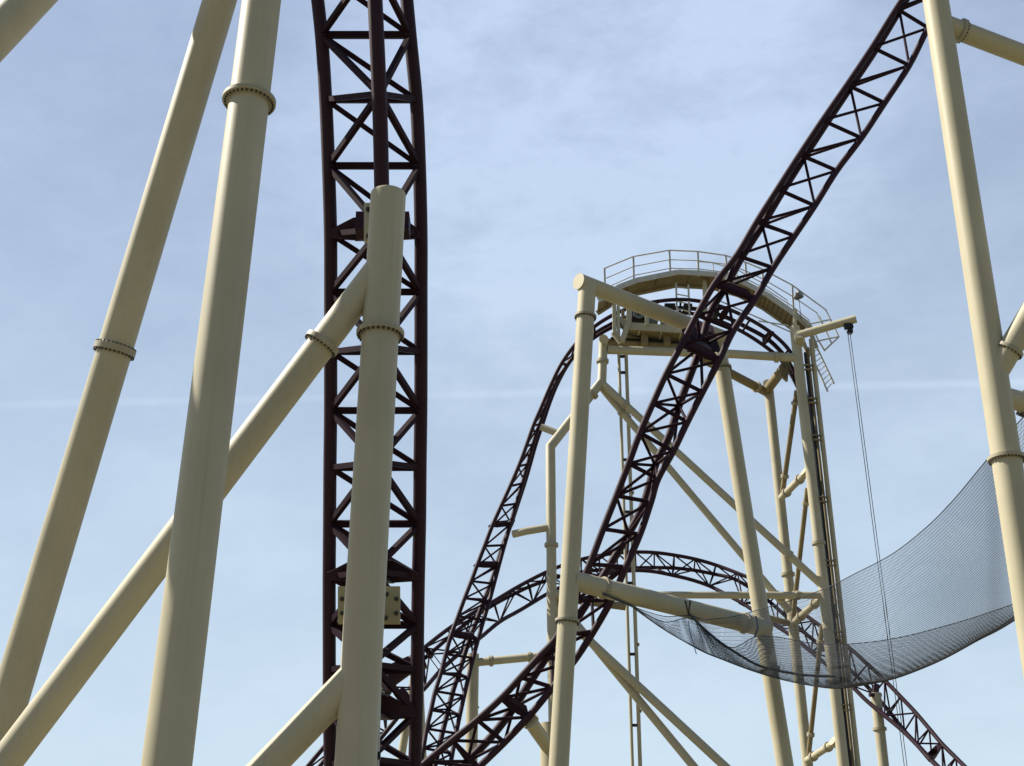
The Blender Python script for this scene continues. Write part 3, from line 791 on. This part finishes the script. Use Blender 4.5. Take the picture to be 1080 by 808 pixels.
# machine platform under the hump
YM = 45.9
t = thing('drive_platform', P(690, 350, YM), 'cream boxed machine platform hanging under the left side of the track hump', 'platform')
a_, b2 = P(660, 343, YM), P(724, 347.2, YM)
W2 = V((0, .95, 0)); bb = MB()
th = V((0, 0, .16))
bb.v += [a_, b2, b2 + W2, a_ + W2, a_ - th, b2 - th, b2 + W2 - th, a_ + W2 - th]
for q_ in ((0, 1, 2, 3), (7, 6, 5, 4), (0, 4, 5, 1), (2, 6, 7, 3), (1, 5, 6, 2), (0, 3, 7, 4)): bb.f.append(q_); bb.s.append(False)
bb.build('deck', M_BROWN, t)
for f in (.22, .58, .9):
    c_ = a_ + (b2 - a_) * f - V((0, 0, .19)); MB().bar(c_, c_ + W2, .05, .06).build('rib', M_CREAM2, t)
MB().bar(a_ + V((0, -.03, -.04)), b2 + V((0, -.03, -.04)), .05, .3).build('edge_board', M_CREAM2, t)
for (p_, q_, w) in (((647.7, 322), (648.3, 352), .15), ((652, 323), (652.5, 356), .12), ((663.5, 325), (663, 344), .2), ((682, 330), (682.3, 344), .14)):
    MB().bar(P(*p_, YM - .05), P(*q_, YM - .05), w, .14, V((0, 1, 0))).build('hanger', M_CREAM2, t)
MB().bar(P(647, 351, YM), P(655, 361, YM), .16, .2).build('hanger', M_CREAM2, t)
MB().bar(P(662, 343, YM - .1), P(656, 360, YM - .1), .22, .2).build('hanger', M_CREAM2, t)
MB().bar(P(648, 340, YM + .1), P(664, 342.5, YM + .1), .2, .35).build('side_box', M_CREAM2, t)
for f in (.28, .66):
    c_ = P(662 + f * 62, 356, YM + .5); MB().box(c_ - V((0, 0, .1)), V((.13, 0, 0)), V((0, .2, 0)), V((0, 0, .22))).build('deck_foot', M_BROWN, t)
for (x, y, w_, h_, mm) in ((652, 339, .22, .3, M_GREY), (689, 337, .35, .28, M_GREY), (700, 340, .25, .2, M_BROWN), (657, 333, .12, .5, M_BROWN)):
    MB().box(P(x, y, YM + .5), V((w_ / 2, 0, 0)), V((0, .12, 0)), V((0, 0, h_ / 2))).build('equipment_box', mm, t)
MB().tube(cr([P(650, 330, YM), P(656, 345, YM - .1), P(662, 352, YM + .2), P(690, 358, YM + .6), P(720, 361, YM + .7)], 4), .025, 8).build('cable', M_BLACK, t)
MB().bar(P(644, 357, YM + .55), P(730, 362.5, YM + .65), .12, .08).build('cable_tray', M_BLACK, t)
t = thing('drive_motor', P(673, 336, YM + .3), 'black round drive motor standing on the machine platform left of the ladder', 'motor')
mc = P(673, 333, YM + .35)
MB().tube([mc + V((-.26, 0, 0)), mc + V((.26, 0, 0))], .21, 20).build('motor_body', M_BLACK, t)
MB().lathe(mc + V((.02, -.26, -.02)), V((0, 1, 0)), [(.12, -.04), (.24, -.04), (.24, .04), (.12, .04)], 24).tube([mc + V((.02, -.34, -.02)), mc + V((.02, -.18, -.02))], .05, 12).build('motor_shaft', M_GREY, t)
MB().box(mc + V((0, .05, -.24)), V((.32, 0, 0)), V((0, .2, 0)), V((0, 0, .05))).build('motor_base', M_BLACK, t)

# ------------------------------------------------------------------ jib arm, hoist, lamp
ja, jb = P(841.5, 354, 45.55), P(903, 336.2, 44.7)
t = thing('jib_arm', ja, 'cream tube jib arm pointing out to the right from the top of the lift tower', 'crane')
MB().tube([ja, jb], rad(ja, 8.6), 28).build('arm', M_CREAM2, t)
MB().tube([P(843, 352, 45.4), P(843.5, 362, 46.0)], rad(ja, 11), 24).build('pivot', M_CREAM2, t)
hb = P(894.8, 344, 44.8)
t = thing('hoist', hb, 'small dark hoist block with two long thin ropes hanging from the jib arm\'s end', 'hoist')
MB().box(hb, V((.16, 0, .03)), V((0, .08, 0)), V((-.02, 0, .10))).box(hb + V((.05, 0, -.16)), V((.09, 0, 0)), V((0, .06, 0)), V((0, 0, .12))).build('block', M_BLACK, t)
rc_ = P(896, 350.5, 44.8)
ringpts = [rc_ + V((math.cos(k * math.pi / 8) * .09, 0, math.sin(k * math.pi / 8) * .09)) for k in range(17)]
MB().tube(ringpts, .025, 8).build('hook_ring', M_GREY, t)
MB().tube([P(894.2, 352, 44.8), P(954.3, 812, 44.8)], .013, 6).build('rope', M_ROPE, t)
MB().tube([P(896.6, 352, 44.8), P(957.2, 812, 44.8)], .013, 6).build('rope', M_ROPE, t)
lc = P(841.3, 312, YC - .15)
t = thing('floodlight', lc, 'round grey caged floodlight clamped to the railing at the right end of the catwalk', 'lamp')
MB().tube([lc + V((-.1, .1, -.06)), lc + V((.02, -.02, .0)), lc + V((.09, -.09, .04))], [.10, .17, .19], 20).build('lamp_housing', M_GREY, t)
MB().tube([lc + V((.09, -.09, .04)), lc + V((.11, -.11, .05))], .175, 20).build('lens', M_GREY, t)
MB().tube([lc + V((-.2, .1, .02)), lc + V((-.05, .05, -.02))], .03, 8).build('clamp', M_GREY, t)
MB().tube([lc + V((.03, 0, -.15)), lc + V((.05, 0, -1.0))], .012, 6).build('lamp_cable', M_BLACK, t)

# ------------------------------------------------------------------ safety net slung under the coaster
Ue = [(668, 640, 32.0), (700, 650, 32.2), (726, 649, 32.3), (745, 653, 32.2), (775, 650, 31.6), (800, 643, 31.0), (835, 633, 29.8), (872, 620, 28.4), (900, 606, 27.2), (940, 585, 25.6), (975, 558, 24.2), (1005, 528, 23.0), (1035, 492, 21.9), (1060, 462, 21.0), (1100, 416, 20.2)]
Le = [(668, 641, 32.0), (702, 665, 32.2), (740, 686, 32.2), (768, 698, 32.1), (795, 708, 31.9), (822, 716, 31.5), (850, 722, 31.0), (880, 726, 30.4), (908, 723, 29.8), (942, 716, 29.2), (975, 704, 28.6), (1005, 690, 28.0), (1035, 672, 27.5), (1062, 656, 27.0), (1106, 622, 26.6)]
Ne = [(668, 640, 32.0), (700, 656, 32.6), (728, 652, 32.8), (748, 669, 33.0), (772, 683, 33.3), (796, 672, 33.6), (820, 672, 33.7), (850, 677.5, 33.6), (880, 680, 33.4), (920, 677, 33.2), (955, 671, 33.0), (985, 663.5, 32.8), (1020, 653.5, 32.6), (1052, 643, 32.3), (1104, 625, 31.8)]
NU, NVV = 450, 128
UU = cr([P(*p) for p in Ue], 24); LL = cr([P(*p) for p in Le], 24); NN = cr([P(*p) for p in Ne], 24)
def samp(line, f):
    x = f * (len(line) - 1); i = min(int(x), len(line) - 2); return line[i].lerp(line[i + 1], x - i)
VM = .60
def netp(u, v):
    a_, b2, c_ = samp(UU, u), samp(LL, u), samp(NN, u)
    l0 = (v - VM) * (v - 1) / (VM); l1 = v * (v - 1) / (VM * (VM - 1)); l2 = v * (v - VM) / (1 - VM)
    return a_ * l0 + b2 * l1 + c_ * l2
grid = [[netp(i / NU, j / NVV) for j in range(NVV + 1)] for i in range(NU + 1)]
t = thing('safety_net', P(880, 680, 30), 'dark mesh safety net sagging from the portal frame to the column at the right edge', 'net')
bb = MB()
def strand(pts, r):
    n = 3; prev = None
    m_ = len(pts)
    for i in range(m_):
        d_ = (pts[min(i + 1, m_ - 1)] - pts[max(i - 1, 0)])
        if d_.length < 1e-5: d_ = V((1, 0, 0))
        d_.normalize()
        ref = V((0, 0, 1)) if abs(d_.z) < .9 else V((0, 1, 0))
        u_ = d_.cross(ref).normalized(); w_ = d_.cross(u_)
        i0_ = bb.ring(pts[i], u_, w_, r, n)
        if prev is not None: bb.join(prev, i0_, n, True)
        prev = i0_
RT = .0036
for i in range(0, NU + 1): strand(grid[i][::4], RT)
for j in range(0, NVV + 1):
    i0 = 0 if j % 8 == 0 else (54 if j % 4 == 0 else (126 if j % 2 == 0 else 210))
    strand([grid[i][j] for i in range(i0, NU + 1, 3)], RT)
bb.build('mesh', M_NET, t)
MB().tube(UU[::4], .010, 8).build('edge_rope', M_NET, t)
MB().tube(NN[::4], .011, 8).build('edge_rope', M_NET, t)
MB().tube([netp(i / 120, VM) for i in range(121)], .015, 8).build('belly_rope', M_NET, t)
fr = [(726, 646.5, 32.2), (735, 656, 32.2), (744, 664.5, 32.2), (757, 675.5, 32.1), (770, 684.5, 32.0), (788.6, 696, 31.9), (803, 703, 31.7), (823, 708, 31.4), (850, 712, 31.0), (880, 713.5, 30.6)]
MB().tube(cr([P(*p) for p in fr], 4), .032, 8).build('gathered_hem', M_NET, t)
for pts_ in ([(636, 626, 31.2), (668, 640, 32.0)], [(723, 634, 31.9), (726, 648, 32.2), (728, 634, 31.9)], [(797, 650, 33.4), (799, 663, 33.4), (796, 672, 33.6)], [(1073, 436, 20.4), (1080, 439, 20.6)]):
    MB().tube([P(*p) for p in pts_], .03, 8).build('lashing', M_NET, t)
MB().tube(cr([P(726, 655, 32.1), P(728, 668, 32.1), P(731, 678, 32.1), P(734.5, 690, 32.1)], 4), .012, 6).build('loose_cord', M_BLUE, t)
